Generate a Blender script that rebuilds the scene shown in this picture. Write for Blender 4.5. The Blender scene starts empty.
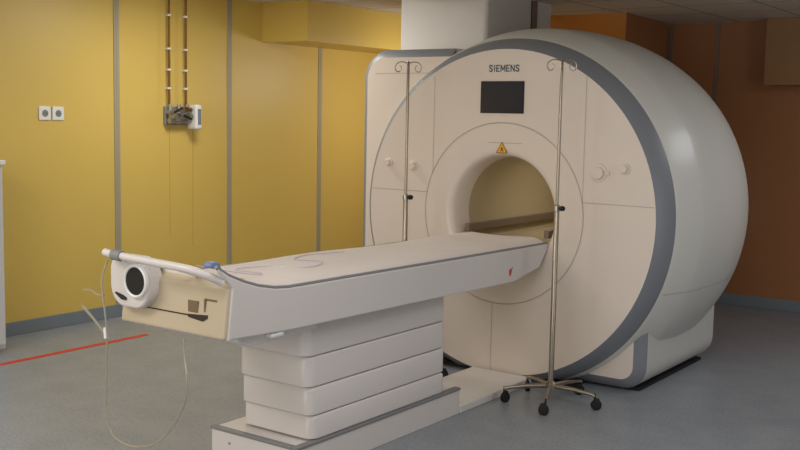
import bpy, bmesh, math, random
from mathutils import Vector, Matrix
random.seed(4)
PI = math.pi
C = bpy.context.scene.collection

# ------------------------------------------------------------------ materials
def lin(c):
    out = []
    for v in c:
        v /= 255.0
        out.append(v / 12.92 if v <= 0.04045 else ((v + 0.055) / 1.055) ** 2.4)
    return (*out, 1)

def mat(name, col, rough=0.5, metal=0.0, var=0.04, scale=3.0, bump=0.0, bscale=60, coat=0.0, alpha=None, trans=0.0):
    m = bpy.data.materials.new(name); m.use_nodes = True
    nt = m.node_tree; b = nt.nodes['Principled BSDF']
    tc = nt.nodes.new('ShaderNodeTexCoord')
    n = nt.nodes.new('ShaderNodeTexNoise'); n.inputs['Scale'].default_value = scale; n.inputs['Detail'].default_value = 4
    nt.links.new(tc.outputs['Object'], n.inputs['Vector'])
    r = nt.nodes.new('ShaderNodeMapRange'); r.inputs['To Min'].default_value = 1 - var; r.inputs['To Max'].default_value = 1 + var
    nt.links.new(n.outputs['Fac'], r.inputs['Value'])
    mx = nt.nodes.new('ShaderNodeMix'); mx.data_type = 'RGBA'; mx.blend_type = 'MULTIPLY'; mx.inputs['Factor'].default_value = 1
    mx.inputs['A'].default_value = lin(col)
    nt.links.new(r.outputs['Result'], mx.inputs['B'])
    nt.links.new(mx.outputs['Result'], b.inputs['Base Color'])
    b.inputs['Roughness'].default_value = rough; b.inputs['Metallic'].default_value = metal
    b.inputs['Coat Weight'].default_value = coat
    b.inputs['Transmission Weight'].default_value = trans
    if alpha is not None: b.inputs['Alpha'].default_value = alpha
    if bump:
        n2 = nt.nodes.new('ShaderNodeTexNoise'); n2.inputs['Scale'].default_value = bscale
        nt.links.new(tc.outputs['Object'], n2.inputs['Vector'])
        bp = nt.nodes.new('ShaderNodeBump'); bp.inputs['Strength'].default_value = bump; bp.inputs['Distance'].default_value = 0.01
        nt.links.new(n2.outputs['Fac'], bp.inputs['Height']); nt.links.new(bp.outputs['Normal'], b.inputs['Normal'])
    return m

def floor_mat():
    m = bpy.data.materials.new('speckled_vinyl'); m.use_nodes = True
    nt = m.node_tree; b = nt.nodes['Principled BSDF']
    tc = nt.nodes.new('ShaderNodeTexCoord')
    n = nt.nodes.new('ShaderNodeTexNoise'); n.inputs['Scale'].default_value = 55; n.inputs['Detail'].default_value = 5; n.inputs['Roughness'].default_value = .7
    n3 = nt.nodes.new('ShaderNodeTexNoise'); n3.inputs['Scale'].default_value = 5; n3.inputs['Detail'].default_value = 5
    for q in (n, n3): nt.links.new(tc.outputs['Object'], q.inputs['Vector'])
    ad = nt.nodes.new('ShaderNodeMath'); ad.operation = 'MULTIPLY_ADD'; ad.inputs[1].default_value = .35
    nt.links.new(n3.outputs['Fac'], ad.inputs[0]); nt.links.new(n.outputs['Fac'], ad.inputs[2])
    cr = nt.nodes.new('ShaderNodeValToRGB')
    cr.color_ramp.elements[0].position = .5; cr.color_ramp.elements[0].color = lin((125, 132, 141))
    cr.color_ramp.elements[1].position = .85; cr.color_ramp.elements[1].color = lin((156, 161, 166))
    nt.links.new(ad.outputs[0], cr.inputs['Fac']); nt.links.new(cr.outputs['Color'], b.inputs['Base Color'])
    b.inputs['Roughness'].default_value = .38
    return m

def ceil_mat(col):
    m = bpy.data.materials.new('ceiling_tiles'); m.use_nodes = True
    nt = m.node_tree; b = nt.nodes['Principled BSDF']
    tc = nt.nodes.new('ShaderNodeTexCoord')
    br = nt.nodes.new('ShaderNodeTexBrick'); br.offset = 0; br.squash = 1
    br.inputs['Scale'].default_value = 1; br.inputs['Brick Width'].default_value = .6; br.inputs['Row Height'].default_value = .6
    br.inputs['Mortar Size'].default_value = .012; br.inputs['Mortar Smooth'].default_value = .3
    br.inputs['Color1'].default_value = lin(col); br.inputs['Color2'].default_value = lin([v * .96 for v in col])
    br.inputs['Mortar'].default_value = lin([v * .72 for v in col])
    nt.links.new(tc.outputs['Object'], br.inputs['Vector']); nt.links.new(br.outputs['Color'], b.inputs['Base Color'])
    b.inputs['Roughness'].default_value = .8
    return m

M = dict(
    yellow=mat('yellow_wall_panel', (218, 188, 98), .42, var=.05, scale=1.2),
    yellow_shade=mat('yellow_wall_panel_shaded', (168, 114, 72), .5, var=.07, scale=1.5),  # unlit yellow panel: the dimness is put into the colour
    ochre=mat('ochre_box_panel', (205, 135, 60), .5, var=.05),
    tan=mat('tan_box_panel', (158, 118, 74), .5, var=.05),
    white_wall=mat('white_plaster', (214, 210, 208), .6, var=.02),
    dim=mat('grey_plaster', (150, 140, 120), .7),
    strip=mat('aluminium_strip', (170, 161, 138), .5, .1),
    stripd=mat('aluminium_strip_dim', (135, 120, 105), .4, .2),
    skirt=mat('grey_vinyl_skirting', (125, 134, 142), .5),
    floor=floor_mat(), ceil=ceil_mat((222, 214, 200)),
    cover=mat('cream_plastic', (232, 219, 207), .28, var=.015, coat=.15),
    barrel=mat('pale_grey_plastic', (214, 212, 206), .33, var=.015, coat=.1),
    table=mat('white_plastic', (214, 208, 204), .35, var=.015),
    tend=mat('cream_end_plastic', (194, 179, 153), .4, var=.02),
    rim=mat('blue_grey_plastic', (129, 132, 139), .42, var=.03, coat=.0),
    seam=mat('seam_shadow', (188, 180, 168), .6),
    bore=mat('bore_beige', (190, 174, 140), .4, var=.03),
    rail=mat('bore_rail_brown', (128, 112, 98), .4),
    black=mat('black_plastic', (10, 10, 14), .6),
    rubber=mat('black_rubber', (18, 18, 20), .6),
    screen=mat('dark_screen', (30, 37, 58), .16, var=.15, scale=6),
    chrome=mat('worn_steel', (165, 155, 140), .3, .9),
    steel=mat('steel_fitting', (170, 168, 160), .3, .8),
    copper=mat('aged_copper', (122, 84, 34), .4, .5, var=.2, scale=20),
    white=mat('white_gloss', (232, 232, 230), .35, var=.01),
    grey=mat('mid_grey_plastic', (130, 132, 134), .5),
    lens=mat('grey_window', (120, 130, 145), .3),
    blue=mat('blue_plastic', (110, 130, 172), .4),
    lilac=mat('lilac_tubing', (196, 184, 198), .4),
    tubing=mat('clear_vinyl', (172, 164, 146), .3, alpha=.62),
    sheet=mat('white_mattress_cover', (222, 212, 204), .75, var=.03, scale=5, bump=.35, bscale=9),
    edge=mat('grey_table_edge', (126, 126, 128), .5),
    red=mat('red_tape', (205, 62, 44), .5), redp=mat('red_plastic', (205, 45, 40), .4),
    warn=mat('warning_yellow', (232, 168, 30), .5), dark=mat('dark_recess', (52, 40, 30), .7),
    tan2=mat('brown_recess', (120, 98, 74), .6), text=mat('teal_grey_letters', (82, 104, 124), .5),
    plinth=mat('black_plinth', (20, 20, 24), .6), thin_line=mat('faint_line', (200, 168, 84), .6),
    cab=mat('white_laminate', (205, 207, 206), .4),
)

# ------------------------------------------------------------------ helpers
WL = {}
def wloc(p): return WL.get(p.name, Vector((0, 0, 0))) if p else Vector((0, 0, 0))

def empty(name, label, cat, loc, group=None):
    o = bpy.data.objects.new(name, None); C.objects.link(o); o.location = loc
    o.empty_display_size = .1
    o['label'] = label; o['category'] = cat
    if group: o['group'] = group
    WL[o.name] = Vector(loc)
    return o

def obj(name, bm, m, parent=None, smooth=False, bevel=0, loc=None, label=None, seg=2):
    """verts are in world space; loc = origin"""
    org = wloc(parent) if parent else Vector(loc or (0, 0, 0))
    bmesh.ops.recalc_face_normals(bm, faces=bm.faces)
    bmesh.ops.translate(bm, vec=-org, verts=bm.verts)
    me = bpy.data.meshes.new(name); bm.to_mesh(me); bm.free()
    for mm in (m if isinstance(m, (list, tuple)) else [m]): me.materials.append(mm)
    o = bpy.data.objects.new(name, me); C.objects.link(o)
    if parent: o.parent = parent; WL[o.name] = org
    else: o.location = org; WL[o.name] = org
    if smooth:
        for p in me.polygons: p.use_smooth = True
        try: me.set_sharp_from_angle(angle=math.radians(38))
        except Exception: pass
    if bevel:
        b = o.modifiers.new('bevel', 'BEVEL'); b.width = bevel; b.segments = seg; b.limit_method = 'ANGLE'; b.angle_limit = math.radians(35)
    if label: o['label'] = label
    return o

def tag(o, label, cat, group=None):
    o['label'] = label; o['category'] = cat
    if group: o['group'] = group
    return o
def struct(name, bm, m, **k):
    o = obj(name, bm, m, **k); o['kind'] = 'structure'; return o

def B(): return bmesh.new()
def box(bm, x0, x1, y0, y1, z0, z1, mi=0):
    v = [bm.verts.new(p) for p in [(x0,y0,z0),(x1,y0,z0),(x1,y1,z0),(x0,y1,z0),(x0,y0,z1),(x1,y0,z1),(x1,y1,z1),(x0,y1,z1)]]
    for f in [(0,3,2,1),(4,5,6,7),(0,1,5,4),(1,2,6,5),(2,3,7,6),(3,0,4,7)]:
        bm.faces.new([v[i] for i in f]).material_index = mi
    return bm
def bx(*a): return box(B(), *a)

def tube(bm, pts, r, n=10, closed=False, mi=0):
    pts = [Vector(p) for p in pts]; N = len(pts); rings = []
    rr = r if isinstance(r, (list, tuple)) else [r] * N
    up = None
    for i, p in enumerate(pts):
        if closed: t = (pts[(i + 1) % N] - pts[i - 1])
        else: t = pts[min(i + 1, N - 1)] - pts[max(i - 1, 0)]
        t.normalize()
        if up is None: up = t.orthogonal().normalized()
        up = (up - t * up.dot(t)).normalized(); s = t.cross(up)
        rings.append([bm.verts.new(p + (up * math.cos(2*PI*k/n) + s * math.sin(2*PI*k/n)) * rr[i]) for k in range(n)])
    for i in range(N if closed else N - 1):
        a, b = rings[i], rings[(i + 1) % N]
        for k in range(n):
            bm.faces.new((a[k], a[(k+1) % n], b[(k+1) % n], b[k])).material_index = mi
    if not closed:
        bm.faces.new(rings[0][::-1]).material_index = mi; bm.faces.new(rings[-1]).material_index = mi
    return bm

def spline(pts, k=8):
    P = [Vector(p) for p in pts]; P = [2*P[0]-P[1]] + P + [2*P[-1]-P[-2]]; out = []
    for i in range(1, len(P) - 2):
        for j in range(k):
            t = j / k; a, b, c, d = P[i-1:i+3]
            out.append(.5*((2*b)+(c-a)*t+(2*a-5*b+4*c-d)*t*t+(3*b-a-3*c+d)*t**3))
    out.append(P[-2]); return out

def lathe_y(bm, prof, cx, cz, n=96, zmin=None, mi=0, closed=False):
    """revolve (Y, r) about the Y axis through (cx, cz)"""
    rings = []
    for (y, r) in prof:
        ring = []
        for k in range(n):
            a = 2 * PI * k / n
            z = cz + r * math.sin(a)
            if zmin is not None: z = max(z, zmin)
            ring.append(bm.verts.new((cx + r * math.cos(a), y, z)))
        rings.append(ring)
    L = len(rings)
    for i in range(L if closed else L - 1):
        a, b = rings[i], rings[(i + 1) % L]
        for k in range(n):
            bm.faces.new((a[k], a[(k+1) % n], b[(k+1) % n], b[k])).material_index = mi
    return rings
def lathe_z(bm, prof, cx, cy, n=20, mi=0):
    rings = [[bm.verts.new((cx + r*math.cos(2*PI*k/n), cy + r*math.sin(2*PI*k/n), z)) for k in range(n)] for (z, r) in prof]
    for a, b in zip(rings, rings[1:]):
        for k in range(n): bm.faces.new((a[k], a[(k+1) % n], b[(k+1) % n], b[k])).material_index = mi
    bm.faces.new(rings[0][::-1]); bm.faces.new(rings[-1]); return bm
def disc_y(bm, cx, cz, y0, y1, r, n=28, mi=0):
    rings = lathe_y(bm, [(y0, r), (y1, r)], cx, cz, n, mi=mi)
    bm.faces.new(rings[0]).material_index = mi; bm.faces.new(rings[1][::-1]).material_index = mi
    return bm
def prism_x(bm, prof, x0, x1, mi=0):
    """(Y,z) polygon extruded along X"""
    a = [bm.verts.new((x0, y, z)) for y, z in prof]; b = [bm.verts.new((x1, y, z)) for y, z in prof]
    n = len(prof)
    for k in range(n): bm.faces.new((a[k], a[(k+1) % n], b[(k+1) % n], b[k])).material_index = mi
    bm.faces.new(a[::-1]).material_index = mi; bm.faces.new(b).material_index = mi
    return bm
def prism_y(bm, prof, y0, y1, mi=0):
    a = [bm.verts.new((x, y0, z)) for x, z in prof]; b = [bm.verts.new((x, y1, z)) for x, z in prof]
    n = len(prof)
    for k in range(n): bm.faces.new((a[k], a[(k+1) % n], b[(k+1) % n], b[k])).material_index = mi
    bm.faces.new(a[::-1]).material_index = mi; bm.faces.new(b).material_index = mi
    return bm
def rrect(x0, x1, z0, z1, radii, n=8):
    """radii: bl, br, tr, tl"""
    out = []
    for (cx, cz, r, a0) in [(x0, z0, radii[0], PI), (x1, z0, radii[1], 1.5*PI), (x1, z1, radii[2], 0), (x0, z1, radii[3], .5*PI)]:
        sx = 1 if cx == x0 else -1; sz = 1 if cz == z0 else -1
        if r < 1e-4: out.append((cx, cz)); continue
        for k in range(n + 1):
            a = a0 + .5*PI*k/n
            out.append((cx + sx*r + r*math.cos(a), cz + sz*r + r*math.sin(a)))
    return out

# ------------------------------------------------------------------ room
XL, YB = -6.58, 9.24
XR, YF = 2.2, -1.6
struct('floor', bx(XL-.1, XR+.1, YF-.1, YB+.1, -.1, 0), M['floor'])
bm = B(); box(bm, -4.62, XR+.1, YF-.1, YB+.1, 2.52, 2.7)
box(bm, XL-.1, -4.62, YF-.1, YB+.1, 2.63, 2.73)
struct('ceiling', bm, M['ceil'])
struct('wall_left', bx(XL-.12, XL, YF, YB, 0, 2.68), M['yellow'])
struct('wall_back', bx(XL, XR, YB, YB+.12, 0, 2.68), M['yellow_shade'])
struct('wall_right', bx(XR, XR+.12, YF, YB, 0, 2.6), M['dim'])
struct('wall_front', bx(XL, XR, YF-.12, YF, 0, 2.68), M['dim'])
struct('baseboard_left', bx(XL, XL+.012, YF, YB, 0, .1), M['skirt'], bevel=.004)
struct('baseboard_back', bx(XL, XR, YB-.012, YB, 0, .1), M['skirt'], bevel=.004)
n = 1
for y in (1.64, 2.87, 4.085, 5.303, 6.53, 7.755, 8.98):
    bm = bx(XL, XL+.008, y-.026, y+.026, .1, 2.63); box(bm, XL+.008, XL+.011, y-.006, y+.006, .1, 2.63)
    struct('trim_%d' % n, bm, M['strip']); n += 1
for x in (-3.625, -3.19):
    struct('trim_%d' % n, bx(x-.018, x+.018, YB-.008, YB, .1, 2.52), M['stripd']); n += 1
# boxed-in soffits
struct('trim_%d' % n, bx(XL, -6.042, 6.943, YB, 2.277, 2.63), M['yellow'], bevel=.004); n += 1
bm = B(); pl_ = [(-4.62, 8.06), (-3.56, 8.06), (-3.66, YB), (-4.62, YB)]
lo_ = [bm.verts.new((x, y, 0)) for x, y in pl_]; hi_ = [bm.verts.new((x, y, 2.52)) for x, y in pl_]
for k in range(4): bm.faces.new((lo_[k], lo_[(k+1) % 4], hi_[(k+1) % 4], hi_[k]))
bm.faces.new(lo_); bm.faces.new(hi_)
struct('trim_%d' % n, bm, M['ochre']); n += 1
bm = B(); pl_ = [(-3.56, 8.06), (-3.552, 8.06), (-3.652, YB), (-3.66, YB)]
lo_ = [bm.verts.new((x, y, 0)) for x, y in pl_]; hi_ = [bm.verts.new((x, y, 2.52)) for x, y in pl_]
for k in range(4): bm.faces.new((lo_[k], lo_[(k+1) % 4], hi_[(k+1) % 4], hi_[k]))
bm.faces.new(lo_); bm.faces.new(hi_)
struct('trim_%d' % n, bm, M['yellow_shade']); n += 1  # thin sheet carrying the shaded panel colour on the box side
struct('trim_%d' % n, bx(-2.70, XR, 9.02, YB, 1.96, 2.52), M['tan']); n += 1

# white boxed duct between the scanner and the ceiling
d = empty('duct_housing', 'tall white boxed-in duct rising from behind the scanner to the ceiling', 'duct', (-4.2, 6.7, 2.08))
obj('housing_panel', bx(-4.576, -3.825, 6.3, 6.96, 2.096, 2.6), M['white_wall'], d, bevel=.03, seg=3)
obj('corner_strip', bx(-3.86, -3.82, 6.975, 7.03, 2.096, 2.6), M['stripd'], d)
obj('rear_panel', bx(-4.5, -3.83, 7.03, 7.26, 2.096, 2.6), M['white_wall'], d)

# ------------------------------------------------------------------ wall fittings
for i, y in enumerate((4.645, 4.76)):
    s = empty('wall_socket', ['left one of the two white square sockets on the yellow wall',
                              'right one of the two white square sockets on the yellow wall'][i], 'socket', (XL, y, 1.61), 'white wall sockets')
    obj('cover_plate', bx(XL, XL+.012, y-.05, y+.05, 1.56, 1.66), M['white'], s, bevel=.005)
    bm = B(); tube(bm, [(XL+.0115, y, 1.61), (XL+.0135, y, 1.61)], .026, 20)
    obj('socket_face', bm, M['grey'], s)
    bm = B()
    for dy in (-.01, .01): tube(bm, [(XL+.0136, y+dy, 1.61), (XL+.0145, y+dy, 1.61)], .004, 10)
    obj('pin_hole', bm, M['black'], s)

for i, (y, z1) in enumerate(((5.808, 1.69), (5.990, 1.69))):
    p = empty('copper_pipe', ['left copper pipe running down the yellow wall to the valve unit',
                              'right copper pipe running down the yellow wall to the valve unit'][i], 'pipe', (XL+.04, y, z1), 'copper pipes above the valve unit')
    obj('pipe', tube(B(), [(XL+.04, y, z1), (XL+.04, y, 2.63)], .0095, 10), M['copper'], p, smooth=True)
    for z in (1.83, 1.98, 2.15, 2.42):
        bm = B(); tube(bm, [(XL+.04, y, z-.008), (XL+.04, y, z+.008)], .017, 10); box(bm, XL, XL+.04, y-.006, y+.006, z-.006, z+.006)
        obj('pipe_clip', bm, M['white'], p)
v = empty('gas_valve_unit', 'small metal gas valve unit with a white gauge box on the yellow wall', 'valve', (XL, 6.0, 1.5))
obj('back_plate', bx(XL, XL+.03, 5.775, 6.07, 1.53, 1.68), M['grey'], v, bevel=.004)
bm = B(); tube(bm, [(XL+.07, 5.77, 1.635), (XL+.07, 6.04, 1.635)], .018, 12); tube(bm, [(XL+.07, 5.78, 1.565), (XL+.07, 6.04, 1.565)], .022, 12)
for y in (5.808, 5.90, 5.990): tube(bm, [(XL+.055, y, 1.54), (XL+.055, y, 1.70)], .015, 10)
obj('manifold', bm, M['steel'], v, smooth=True)
for y, z in ((5.82, 1.60), (5.90, 1.60), (5.98, 1.60)):
    obj('valve_cap', tube(B(), [(XL+.05, y, z), (XL+.115, y, z)], [.03, .022], 12), M['steel'], v, smooth=True)
for y, z, a in ((5.83, 1.645, .5), (5.93, 1.60, -.4)):
    bm = B(); tube(bm, [(XL+.12, y-.035, z-.02*a), (XL+.125, y+.045, z+.05*a)], .009, 8); obj('valve_lever', bm, M['black'], v)
bm = B(); tube(bm, [(XL+.11, 5.93, 1.665), (XL+.11, 5.985, 1.655)], .016, 10); obj('copper_elbow', bm, M['copper'], v, smooth=True)
g = obj('gauge_box', bx(XL+.03, XL+.14, 6.01, 6.082, 1.495, 1.70), M['white'], v, bevel=.018, seg=4)
obj('gauge_window', bx(XL+.1405, XL+.145, 6.028, 6.064, 1.535, 1.665), M['lens'], g, bevel=.01)
struct('trim_%d' % n, bx(XL, XL+.002, 5.842, 5.847, .6, 1.5), M['thin_line']); n += 1  # two thin strips, slightly darker than the wall panel
struct('trim_%d' % n, bx(XL, XL+.002, 6.098, 6.103, .5, 1.5), M['thin_line']); n += 1

tag(obj('floor_tape', prism_x(B(), [(2.2, .0), (5.0, .0), (5.0, .002), (2.2, .002)], -5.905, -5.852), M['red'], loc=(-5.88, 3.6, 0)),
    'thin straight red tape line on the grey floor beside the yellow wall', 'tape')

c = empty('storage_cabinet', 'white waist-high cabinet against the yellow wall at the left edge', 'cabinet', (-6.35, 3.5, 0))
obj('carcass', bx(XL+.02, -6.15, 3.01, 4.01, .03, 1.27), M['cab'], c, bevel=.003)
obj('worktop', bx(XL+.02, -6.12, 2.99, 4.02, 1.27, 1.30), M['white'], c, bevel=.004)
for y in (3.03, 3.525):
    dd = obj('cabinet_door', bx(-6.15, -6.132, y, y+.475, .06, 1.25), M['cab'], c, bevel=.003)
    obj('handle', bx(-6.132, -6.115, y+.04, y+.055, .7, .85), M['steel'], dd)
obj('plinth', bx(XL+.02, -6.19, 3.02, 3.96, 0, .03), M['plinth'], c)

# ------------------------------------------------------------------ MRI scanner
GX, GZ, Y0 = -3.26, 1.043, 5.60
S = empty('mri_scanner', 'large cream and grey ring-shaped MRI scanner with a round bore', 'scanner', (GX, 6.4, 0))
ZM = .022
# front cover with bore lip, ring groove and seams
bm = B()
lathe_y(bm, [(5.80, .358), (5.70, .360), (5.65, .364), (5.62, .374), (5.605, .389), (Y0, .412), (Y0, .5655), (Y0+.006, .567), (Y0+.006, .571), (Y0, .5725), (Y0, .98), (Y0, 1.022)], GX, GZ, 128, ZM)
def strip(x0, z0, x1, z1, w=.004, y=Y0-.0012):
    d_ = Vector((x1-x0, 0, z1-z0)).normalized(); s_ = Vector((-d_.z, 0, d_.x)) * w/2
    a, b_ = Vector((x0, y, z0)), Vector((x1, y, z1))
    f = bm.faces.new([bm.verts.new(q) for q in (a-s_, b_-s_, b_+s_, a+s_)]); f.material_index = 1
def ringstrip(r, w, a0=0, a1=2*PI, n_=120):
    pr = None
    for k in range(n_+1):
        a = a0 + (a1-a0)*k/n_
        q = [bm.verts.new((GX + rr*math.cos(a), Y0-.0012, max(GZ + rr*math.sin(a), ZM+.01))) for rr in (r, r+w)]
        if pr: bm.faces.new((pr[0], q[0], q[1], pr[1])).material_index = 1
        pr = q
ringstrip(.5665, .005)
strip(-3.775, 1.28, -3.775, 1.90); strip(-2.70, 1.15, -2.70, 1.90)
strip(-4.27, 1.15, -3.82, 1.15, .005); strip(-2.70, 1.15, -2.25, 1.15, .005)
strip(GX-.04, .03, GX-.04, .478)
strip(-3.36, 1.487, -3.12, 1.487, .004)
obj('front_cover', bm, [M['cover'], M['seam']], S, smooth=True)
bm = B()
lathe_y(bm, [(Y0, 1.022), (5.640, 1.064), (5.72, 1.095)], GX, GZ, 128, ZM)
obj('front_rim', bm, M['rim'], S, smooth=True)
bm = B()
lathe_y(bm, [(5.72, 1.095), (5.730, 1.103), (5.96, 1.170), (5.975, 1.174), (6.1, 1.185), (6.3, 1.193), (6.45, 1.192), (6.6, 1.185), (6.75, 1.168), (6.9, 1.140), (7.12, 1.07), (7.27, .97), (7.36, .8), (7.38, .42), (7.36, .36), (7.30, .339)], GX, GZ, 128, ZM)
obj('magnet_housing', bm, M['barrel'], S, smooth=True)
# horizontal seam along the side of the housing
bm = B(); pr = None
for (y, r) in [(5.74, 1.107), (5.96, 1.170), (5.975, 1.174), (6.1, 1.185), (6.3, 1.193), (6.45, 1.192), (6.6, 1.185), (6.75, 1.168), (6.9, 1.140), (7.12, 1.071)]:
    a = -math.asin((GZ-.63)/r); r += .0012
    q = [bm.verts.new((GX + r*math.cos(a+da), y, GZ + r*math.sin(a+da))) for da in (-.0022, .0022)]
    if pr: bm.faces.new((pr[0], q[0], q[1], pr[1]))
    pr = q
obj('housing_seam', bm, M['seam'], S)
bm = B(); lathe_y(bm, [(5.80, .358), (6.4, .357), (6.41, .354), (7.30, .339)], GX, GZ, 96)
bt = obj('bore_tube', bm, M['bore'], S, smooth=True)
obj('bore_bed', bx(GX-.27, GX+.27, 5.66, 7.32, .80, .855), M['bore'], S, bevel=.006)
for s in (-1, 1):
    obj('bore_rail', bx(*sorted((GX+s*.272, GX+s*.305)), 5.67, 7.30, .905, .955), M['rail'], S, bevel=.005)
# left side cabinet cover
def framed(name, x0, x1, z0, z1, radii, yf, yb, ch, rim_label=None):
    outer = rrect(x0, x1, z0, z1, radii)
    il, ir = (ch if radii[0] or radii[3] else 0), (ch if radii[1] or radii[2] else 0)
    it = ch if (radii[2] or radii[3]) else 0; ib = ch if (radii[0] or radii[1]) else 0
    inner = rrect(x0+il, x1-ir, z0+ib, z1-it, [max(r-ch, .02) if r else 0 for r in radii])
    bm = B(); n_ = len(outer)
    o0 = [bm.verts.new((x, yf+ch*.9, z)) for x, z in outer]; o1 = [bm.verts.new((x, yb, z)) for x, z in outer]
    for k in range(n_): bm.faces.new((o0[k], o0[(k+1) % n_], o1[(k+1) % n_], o1[k]))
    bm.faces.new(o1)
    body = obj(name, bm, M['barrel'], S, smooth=True)
    bm = B()
    o0 = [bm.verts.new((x, yf+ch*.9, z)) for x, z in outer]
    mid = [bm.verts.new(((a[0]+b_[0])/2 + (a[0]-b_[0])*.12, yf+ch*.3, (a[1]+b_[1])/2 + (a[1]-b_[1])*.12)) for a, b_ in zip(outer, inner)]
    i0 = [bm.verts.new((x, yf, z)) for x, z in inner]
    for A_, B_ in ((o0, mid), (mid, i0)):
        for k in range(n_):
            try: bm.faces.new((A_[k], A_[(k+1) % n_], B_[(k+1) % n_], B_[k]))
            except ValueError: pass
    obj(name + '_rim', bm, M['rim'], S, smooth=True)
    bm = B(); f = bm.faces.new([bm.verts.new((x, yf, z)) for x, z in inner])
    return bm
bmf = framed('service_cabinet', -4.505, -3.75, .03, 2.092, (.12, 0, 0, .20), 5.76, 6.9, .055)
bm = bmf
y_ = 5.7588
def strip2(x0, z0, x1, z1, w=.004):
    d_ = Vector((x1-x0, 0, z1-z0)).normalized(); s_ = Vector((-d_.z, 0, d_.x)) * w/2
    a, b_ = Vector((x0, y_, z0)), Vector((x1, y_, z1))
    bm.faces.new([bm.verts.new(q) for q in (a-s_, b_-s_, b_+s_, a+s_)]).material_index = 1
strip2(-4.40, 1.135, -3.8, 1.135, .005); strip2(-4.38, 1.93, -3.9, 1.93, .004)
obj('service_cabinet_front', bm, [M['cover'], M['seam']], S)
bmf = framed('support_foot', -3.5, -2.345, .014, .50, (0, .15, 0, 0), 5.77, 6.99, .065)
obj('support_foot_front', bmf, M['cover'], S)
obj('plinth', bx(-4.40, -2.40, 5.86, 6.93, 0, .02), M['plinth'], S)
bm = B(); box(bm, -3.75, -2.75, 5.66, 5.9, 0, .024); obj('front_plinth', bm, M['plinth'], S)
# display
scx0, scx1, scz0, scz1 = -3.418, -3.121, 1.676, 1.862
f = obj('display_frame', bx(scx0-.006, scx1+.006, Y0-.006, Y0+.0, scz0-.006, scz1+.006), M['black'], S, bevel=.002)
obj('display_screen', bx(scx0, scx1, Y0-.008, Y0-.0055, scz0, scz1), M['screen'], S)
# lettering
bm = B(); lw = .0072
GL = {'S': [(1, .85, .75, 1), (.75, 1, .25, 1), (.25, 1, 0, .8), (0, .8, .25, .55), (.25, .55, .75, .45), (.75, .45, 1, .22), (1, .22, .75, 0), (.75, 0, .25, 0), (.25, 0, 0, .15)],
      'I': [(.5, 0, .5, 1)], 'E': [(0, 0, 0, 1), (0, 1, 1, 1), (0, .5, .85, .5), (0, 0, 1, 0)],
      'M': [(0, 0, 0, 1), (0, 1, .5, .25), (.5, .25, 1, 1), (1, 1, 1, 0)], 'N': [(0, 0, 0, 1), (0, 1, 1, 0), (1, 0, 1, 1)]}
lx = -3.367; lh = .036
for ch, w_ in zip('SIEMENS', (.021, .007, .019, .028, .019, .023, .021)):
    for (a0, b0, a1, b1) in GL[ch]:
        p0 = Vector((lx + a0*w_, Y0-.0016, 1.929 + b0*lh)); p1 = Vector((lx + a1*w_, Y0-.0016, 1.929 + b1*lh))
        d_ = (p1-p0).normalized(); s_ = Vector((-d_.z, 0, d_.x)) * lw/2; p0 -= d_*lw*.35; p1 += d_*lw*.35
        bm.faces.new([bm.verts.new(q) for q in (p0-s_, p1-s_, p1+s_, p0+s_)])
    lx += w_ + .012
obj('maker_lettering', bm, M['text'], S)
# warning triangle
bm = B(); tx, tz = -3.262, 1.448
def tri(r_, y, mi):
    pts_ = []
    for k in range(3):
        a0 = PI/2 + 2*PI*k/3
        for da in (-.28, 0, .28): pts_.append((tx + r_*(1-.12*abs(da)/.28)*math.cos(a0+da*.5), y, tz + r_*(1-.12*abs(da)/.28)*math.sin(a0+da*.5)))
    fc = bm.faces.new([bm.verts.new(p) for p in pts_]); fc.material_index = mi
tri(.045, Y0-.0013, 1); tri(.039, Y0-.0019, 0)
for (ax, az, bx_, bz_, w) in [(0, .012, .002, -.004, .006), (.002, -.004, -.008, -.014, .004), (.002, -.004, .012, -.014, .004), (-.009, .002, .011, .004, .003)]:
    d_ = Vector((bx_-ax, 0, bz_-az)).normalized(); s_ = Vector((-d_.z, 0, d_.x))*w/2
    a_, b_ = Vector((tx+ax, Y0-.0025, tz+az)), Vector((tx+bx_, Y0-.0025, tz+bz_))
    bm.faces.new([bm.verts.new(q) for q in (a_-s_, b_-s_, b_+s_, a_+s_)]).material_index = 1
wl = obj('warning_label', bm, [M['warn'], M['dark']], S, label='yellow triangular warning sign')
# round knobs
for (x, z, r, y) in [(-2.60, 1.332, .036, Y0), (-2.437, 1.362, .022, Y0), (-3.93, 1.315, .024, Y0), (-4.13, 1.33, .02, Y0)]:
    bm = B(); disc_y(bm, x, z, y-.008, y, r*1.45); disc_y(bm, x, z, y-.034, y-.007, r, mi=0)
    if r > .03: box(bm, x+r*1.2, x+r*1.9, y-.014, y, z-.012, z+.012)
    obj('cover_knob', bm, M['cover'], S, smooth=True, bevel=.003)

# ------------------------------------------------------------------ patient table
T = empty('patient_table', 'long white MRI patient table on a ribbed pedestal in front of the bore', 'table', (-3.26, 4.1, 0))
TX0, TX1 = -3.575, -2.925
K = TX1 / -2.95
def sc(y, z): return (y*K, 1.65 - (1.65 - z)*K)
# base
bm = bx(-3.54, -2.995, 3.40, 4.757, 0, .142)
obj('base', bm, M['table'], T, bevel=.004)
bm = B(); box(bm, -3.03, -2.990, 3.395, 4.76, .135, .150); box(bm, -3.545, -3.03, 3.395, 3.43, .135, .150)
obj('base_edging', bm, M['edge'], T, bevel=.004)
for x in (-3.42, -3.10): obj('base_screw', tube(B(), [(x, 3.401, .085), (x, 3.397, .085)], .006, 10), M['grey'], T)
obj('floor_plate', bx(-3.42, -2.99, 4.76, 5.58, 0, .045), M['table'], T, bevel=.006)
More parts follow.
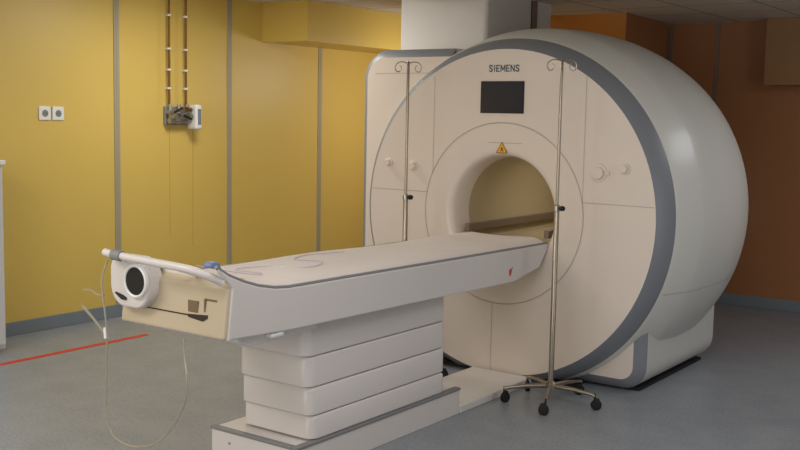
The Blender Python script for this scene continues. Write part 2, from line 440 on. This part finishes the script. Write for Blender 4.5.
# pedestal: four overlapping shells
zs = [.150, .265, .400, .545, .705]
for i in range(4):
    e = .010 * i * .5
    bm = B(); z0, z1 = zs[i], zs[i+1] - .004
    pr = rrect(-3.455, -3.012+.002*(3-i), 3.475+.014*(3-i), 4.63, [.045]*4, 5)
    rings = []
    for (zz, ins) in ((z0, .006), (z0+.006, 0), (z1-.012, 0), (z1, .008)):
        rings.append([bm.verts.new((-3.24 + (x+3.24)*(1-ins/.215), 4.045 + (y-4.045)*(1-ins/.575), zz)) for x, y in pr])
    for a, b_ in zip(rings, rings[1:]):
        for k in range(len(pr)): bm.faces.new((a[k], a[(k+1) % len(pr)], b_[(k+1) % len(pr)], b_[k]))
    bm.faces.new(rings[0][::-1]); bm.faces.new(rings[-1])
    obj('pedestal_shell', bm, M['table'], T, smooth=True)
obj('pedestal_core', bx(-3.42, -3.05, 3.56, 4.58, .145, .70), M['seam'], T)
# table body
bodyp = [(2.884, .735), (2.908, .943), (2.97, .982), (3.0, .978), (3.06, .925)]
top = [sc(*p) for p in [(3.11, .915), (3.3, .885), (5.0, .868), (5.655, .865)]]
bot = [sc(*p) for p in [(5.655, .84), (5.56, .74), (5.25, .688), (4.93, .692), (4.2, .702), (3.3, .712), (2.95, .728)]]
obj('table_body', prism_x(B(), bodyp + top + bot, TX0+.008, TX1-.008), M['tend'], T, bevel=.014, seg=3)
# side panels that sweep up to the end rail
line = [sc(*p) for p in [(2.868, 1.03), (2.934, .990), (3.014, .956), (3.108, .926), (3.206, .906), (3.294, .898), (3.493, .896), (3.708, .894), (4.6, .884), (5.66, .876)]]
sp = [(y, z) for (x, y, z) in [(0, *p) for p in line]]
side = [(2.90, .732), (2.924, .945), (2.86, 1.01)] + sp + bot
for x0, x1 in ((TX1-.022, TX1), (TX0, TX0+.022)):
    obj('side_panel', prism_x(B(), side, x0, x1), M['table'], T, bevel=.007, seg=3)
# dark edge strips under the mattress
for xa in (TX1-.012, TX0+.012):
    bm = tube(B(), [(xa, y, z+.003) for y, z in [tuple(p) for p in line]], .0085, 8)
    obj('edge_trim', bm, M['edge'], T, smooth=True)
# mattress following the panels
mp = spline([(0, y, z) for y, z in line], 4)
bm = B(); prev = None
nx = 14
for p in mp:
    if p.y < 2.93: continue
    t = min(1, (p.y - 2.93)/.5)
    row = []
    for k in range(nx + 1):
        u = k / nx; x = TX0 + .014 + (TX1 - TX0 - .028) * u
        e = min(u, 1-u) * nx / 2.2
        h = .034 * (1 - max(0, 1-e)**2) if e < 1 else .034
        zz = p.z - .004 + h * (.35+.65*t) + .006*math.sin(p.y*5+x*9)*min(1, e)
        row.append(bm.verts.new((x, p.y, zz)))
    if prev:
        for k in range(nx): bm.faces.new((prev[k], prev[k+1], row[k+1], row[k]))
    prev = row
ed = [e for e in bm.edges if e.is_boundary]
r_ = bmesh.ops.extrude_edge_only(bm, edges=ed)
for g_ in r_['geom']:
    if isinstance(g_, bmesh.types.BMVert): g_.co.z -= .02
obj('mattress', bm, M['sheet'], T, smooth=True)
# end rail
rail = spline([(-3.56, 2.80, 1.045), (-3.5, 2.80, 1.040), (-3.25, 2.80, 1.032), (-3.06, 2.80, 1.025), (-2.985, 2.83, 1.005), (-2.945, 2.89, .97)], 6)
obj('end_rail', tube(B(), rail, .0165, 12), M['table'], T, smooth=True)
bm = tube(B(), [(-3.505, 2.80, 1.04), (-3.45, 2.80, 1.038)], .023, 14)
obj('rail_collar', bm, M['grey'], T, smooth=True)
for x in (-3.45, -3.15):
    obj('rail_bracket', prism_x(B(), [(2.80, 1.015), (2.80, 1.04), (2.99, .97), (2.99, .95)], x-.012, x+.012), M['table'], T, bevel=.003)
# drum housing with dark knob
bm = prism_y(B(), rrect(-3.585, -3.338, .81, 1.03, [.09, .09, .1, .06], 7), 2.845, 2.93)
dh = obj('drum_housing', bm, M['table'], T, bevel=.012, seg=3)
bm = B(); rg = lathe_y(bm, [(2.846, .073), (2.832, .072), (2.828, .066), (2.832, .060), (2.846, .058)], -3.408, .932, 32); obj('knob_ring', bm, M['white'], dh, smooth=True)
bm = B(); disc_y(bm, -3.408, .932, 2.834, 2.846, .059, 32); obj('knob_face', bm, M['black'], dh)
bm = B()
tube(bm, [(-3.545, 2.843, .868), (-3.50, 2.843, .852), (-3.475, 2.843, .848)], [.004, .011, .006], 8); obj('drum_slot', bm, M['black'], dh)
# front face details
def facey(z): return 2.884 + (z-.745)/(.95-.745)*.025
bm = B()
def fbox(x0, x1, z0, z1, o=.002):
    y = facey((z0+z1)/2) - o; box(bm, x0, x1, y, y+.012, z0, z1)
fbox(-3.43, -3.15, .812, .817); fbox(-3.45, -3.44, .825, .87)
tube(bm, [(-3.446, facey(.83)-.001, .83), (-3.425, facey(.815)-.001, .815)], .003, 6)
obj('drawer_line', bm, M['dark'], T)
bm = B(); fbox(-3.152, -3.093, .822, .876); obj('recess_panel', bm, M['tan2'], T)
bm = B(); y = facey(.81)-.002
f_ = [(-3.155, .818), (-3.035, .826), (-3.035, .812), (-3.06, .797), (-3.145, .806)]
prism_y(bm, f_, y, y+.01); obj('handle_recess', bm, M['dark'], T)
bm = B(); fbox(-3.06, -3.05, .826, .888); fbox(-3.06, -2.99, .884, .892); obj('latch_bracket', bm, M['tan2'], T)
# undertray
obj('undertray', prism_x(B(), [(3.0, .70), (2.98, .735), (3.5, .735), (3.5, .685), (3.06, .675)], -3.5, -2.965), M['table'], T, bevel=.01, seg=3)
obj('locking_tab', bx(-2.99, -2.93, 3.16, 3.24, .70, .722), M['white'], T, bevel=.008)
# red mark on the side
bm = B()
f_ = [Vector((TX1+.002, 5.15+a_, .757+b_)) for a_, b_ in [(0, -.018), (.012, -.02), (.02, -.006), (.024, .012), (.034, .03), (.014, .018), (.006, .022), (-.006, .008), (-.004, -.006)]]
a = [bm.verts.new(p) for p in f_]; b_ = [bm.verts.new(p - Vector((.003, 0, 0))) for p in f_]
bm.faces.new(a); bm.faces.new(b_[::-1])
for k in range(len(a)): bm.faces.new((a[k], a[(k+1) % len(a)], b_[(k+1) % len(a)], b_[k]))
obj('red_marker', bm, M['redp'], T, label='small red mark')

# things lying on / hanging from the table
cl = B(); prism_x(cl, [(2.93, 1.012), (2.94, 1.035), (2.985, 1.032), (3.0, .998)], -3.105, -3.06)
tag(obj('blue_clip', cl, M['blue'], loc=(-3.08, 2.96, 1.01), bevel=.008, seg=3), 'small blue plastic clip on the table end beside the rail', 'clip')
zt = .938
cz = spline([(-3.28, 3.06, .988), (-3.20, 3.14, .966), (-3.12, 3.25, .944), (-3.17, 3.34, .936), (-3.28, 3.30, .940), (-3.33, 3.40, .936), (-3.26, 3.52, .937), (-3.16, 3.55, .937), (-3.12, 3.66, .937), (-3.20, 3.80, .937), (-3.33, 3.75, .937), (-3.40, 3.92, .937), (-3.34, 4.15, .937)], 6)
tag(obj('tubing', tube(B(), cz, .0022, 6), M['lilac'], loc=(-3.25, 3.4, .935), smooth=True), 'thin pale lilac tubing coiled on the near end of the mattress', 'tubing')
hl = spline([(-3.53, 2.79, 1.015), (-3.525, 2.755, .93), (-3.50, 2.75, .80), (-3.49, 2.75, .70), (-3.495, 2.75, .553), (-3.498, 2.75, .42), (-3.493, 2.75, .34), (-3.458, 2.75, .28), (-3.377, 2.75, .255), (-3.282, 2.75, .263), (-3.175, 2.75, .306), (-3.09, 2.75, .382), (-3.032, 2.75, .464), (-3.005, 2.75, .533), (-3.014, 2.76, .61), (-3.07, 2.80, .67), (-3.15, 2.87, .715)], 6)
h = empty('hanging_tube', 'clear plastic tube hanging in a long loop below the near table end', 'tube', (-3.5, 2.75, 1.0))
obj('tube', tube(B(), hl, .0042, 8), M['tubing'], h, smooth=True)
obj('side_branch', tube(B(), spline([(-3.65, 2.75, .81), (-3.58, 2.75, .765), (-3.52, 2.75, .722), (-3.496, 2.75, .70)], 5), .006, 8), M['tubing'], h, smooth=True)
obj('upper_branch', tube(B(), spline([(-3.68, 2.78, .872), (-3.62, 2.775, .875), (-3.57, 2.765, .866), (-3.515, 2.757, .868)], 5), .004, 8), M['tubing'], h, smooth=True)
obj('connector', tube(B(), [(-3.499, 2.75, .735), (-3.495, 2.75, .69)], .009, 10), M['white'], h, smooth=True)

# ------------------------------------------------------------------ IV poles
def iv_pole(loc, label):
    x, y, _ = loc
    P = empty('iv_pole', label, 'stand', loc, 'metal drip stands beside the table')
    obj('hub', lathe_z(B(), [(.085, .022), (.088, .032), (.115, .032), (.13, .018)], x, y), M['chrome'], P, smooth=True)
    obj('lower_pole', lathe_z(B(), [(.11, .0155), (1.13, .0155), (1.135, .012)], x, y, 14), M['chrome'], P, smooth=True)
    obj('upper_pole', lathe_z(B(), [(1.13, .009), (1.972, .009), (1.98, .006)], x, y, 14), M['chrome'], P, smooth=True)
    cl = obj('clamp_collar', lathe_z(B(), [(1.12, .017), (1.122, .021), (1.15, .019), (1.155, .013)], x, y, 16), M['steel'], P, smooth=True)
    obj('clamp_knob', tube(B(), [(x+.017, y-.004, 1.137), (x+.032, y-.008, 1.137), (x+.034, y-.009, 1.137), (x+.05, y-.012, 1.137)], [.005, .005, .016, .013], 12), M['black'], cl, smooth=True)
    for k in range(5):
        a = math.radians(4 + 72*k); dx, dy = math.cos(a), math.sin(a)
        lg = obj('leg', tube(B(), [(x+dx*.02, y+dy*.02, .10), (x+dx*.15, y+dy*.15, .098), (x+dx*.25, y+dy*.25, .088), (x+dx*.275, y+dy*.275, .082)], [.014, .012, .010, .010], 10), M['chrome'], P, smooth=True)
        bm = B(); cx, cy = x+dx*.272, y+dy*.272
        tube(bm, [(cx, cy, .094), (cx, cy, .06)], .006, 8)
        wa = a + .8 + k; wx, wy = math.cos(wa), math.sin(wa)
        for s in (-1, 1):
            q = Vector((cx - wy*s*.007 + wx*.01, cy + wx*s*.007 + wy*.01, .030)); nrm = Vector((-wy, wx, 0))
            tube(bm, [q - nrm*.0055*1, q - nrm*.004, q + nrm*.004, q + nrm*.0055], [.024, .030, .030, .024], 18)
        hood = [Vector((cx, cy, .062)), Vector((cx+wx*.02, cy+wy*.02, .058)), Vector((cx+wx*.036, cy+wy*.036, .036))]
        tube(bm, hood, [.010, .011, .006], 8)
        obj('caster', bm, M['rubber'], lg, smooth=True)
    for k in range(4):
        a = math.radians(25 + 90*k); dx, dy = math.cos(a), math.sin(a)
        pts = [(0, 1.965), (.03, 1.975), (.058, 1.972), (.078, 1.955), (.08, 1.93), (.066, 1.914), (.048, 1.922), (.044, 1.942), (.054, 1.955)]
        obj('hook', tube(B(), spline([(x+dx*r, y+dy*r, z) for r, z in pts], 4), .0032, 8), M['chrome'], P, smooth=True)
    return P
p1 = iv_pole((-2.708, 5.29, 0), 'chrome drip stand in front of the scanner, right of the table, wheels visible')
def copy_tree(o, parent=None):
    c_ = o.copy(); C.objects.link(c_); c_.parent = parent
    for ch in list(o.children): copy_tree(ch, c_)
    return c_
p2 = copy_tree(p1); p2.location = (-3.755, 5.27, 0); p2.rotation_euler.z = math.radians(8)
p2['label'] = 'metal drip stand behind the table, only its upper pole showing, left of the bore'

# ------------------------------------------------------------------ light
def area(name, loc, size, power, col, rot=(0, 0, 0), sy=None):
    l = bpy.data.lights.new(name, 'AREA'); l.energy = power; l.size = size; l.color = col
    if sy: l.shape = 'RECTANGLE'; l.size_y = sy
    o = bpy.data.objects.new(name, l); C.objects.link(o); o.location = loc; o.rotation_euler = rot
    return o
area('ceiling_lamp', (-5.3, 5.4, 2.60), .6, 28, (1, .97, .90), sy=.6)
area('ceiling_lamp', (-4.6, 1.0, 2.50), 1.8, 64, (1, .97, .95), sy=1.2)
area('ceiling_lamp', (-1.6, 3.0, 2.48), 1.8, 24, (1, .97, .97), sy=1.2)
area('ceiling_lamp', (-.6, 7.0, 2.40), 1.2, 18, (.95, .97, 1), sy=1.2)
area('wall_fill', (-5.1, 8.3, 2.0), .4, 13, (1, .95, .85), rot=(0, math.radians(55), 0), sy=.4)  # added floating light without a fitting, brightens the wall behind the scanner
area('fill_light', (XR-.05, 4.2, 1.4), 4.5, 48, (.90, .95, 1), rot=(0, math.radians(90), 0), sy=2.0)  # added unseen fill from the right, no window there
area('fill_light', (-2.2, YF+.05, 1.5), 6.0, 84, (1, .97, .94), rot=(math.radians(90), 0, 0), sy=2.0)  # added unseen fill from behind the camera
area('bore_lamp', (GX, 6.55, 1.37), .2, 1.6, (1, .93, .78), sy=.8)
w = bpy.data.worlds.new('world'); bpy.context.scene.world = w; w.use_nodes = True
w.node_tree.nodes['Background'].inputs[0].default_value = (.5, .5, .5, 1); w.node_tree.nodes['Background'].inputs[1].default_value = .3

# ------------------------------------------------------------------ camera
f = 1032.8368699848
def rr(px, py): return Vector((px-400, 225-py, f))
Yv = rr(1150, 129).normalized(); Xv = -rr(-1040, 87).normalized(); Zv = Yv.cross(Xv).normalized()
if Zv.y < 0: Zv = -Zv
R = Matrix((Xv, Yv, Zv))
cols = [R.col[0], R.col[1], -R.col[2]]
m4 = Matrix.Identity(4)
for j in range(3):
    for i in range(3): m4[i][j] = cols[j][i]
m4.translation = Vector((0, 0, 1.65))
cd = bpy.data.cameras.new('camera'); cd.sensor_width = 36; cd.lens = f/800*36; cd.clip_start = .05
co = bpy.data.objects.new('camera', cd); C.objects.link(co); co.matrix_world = m4
bpy.context.scene.camera = co
bpy.context.scene.view_settings.view_transform = 'Standard'
bpy.context.scene.view_settings.look = 'None'
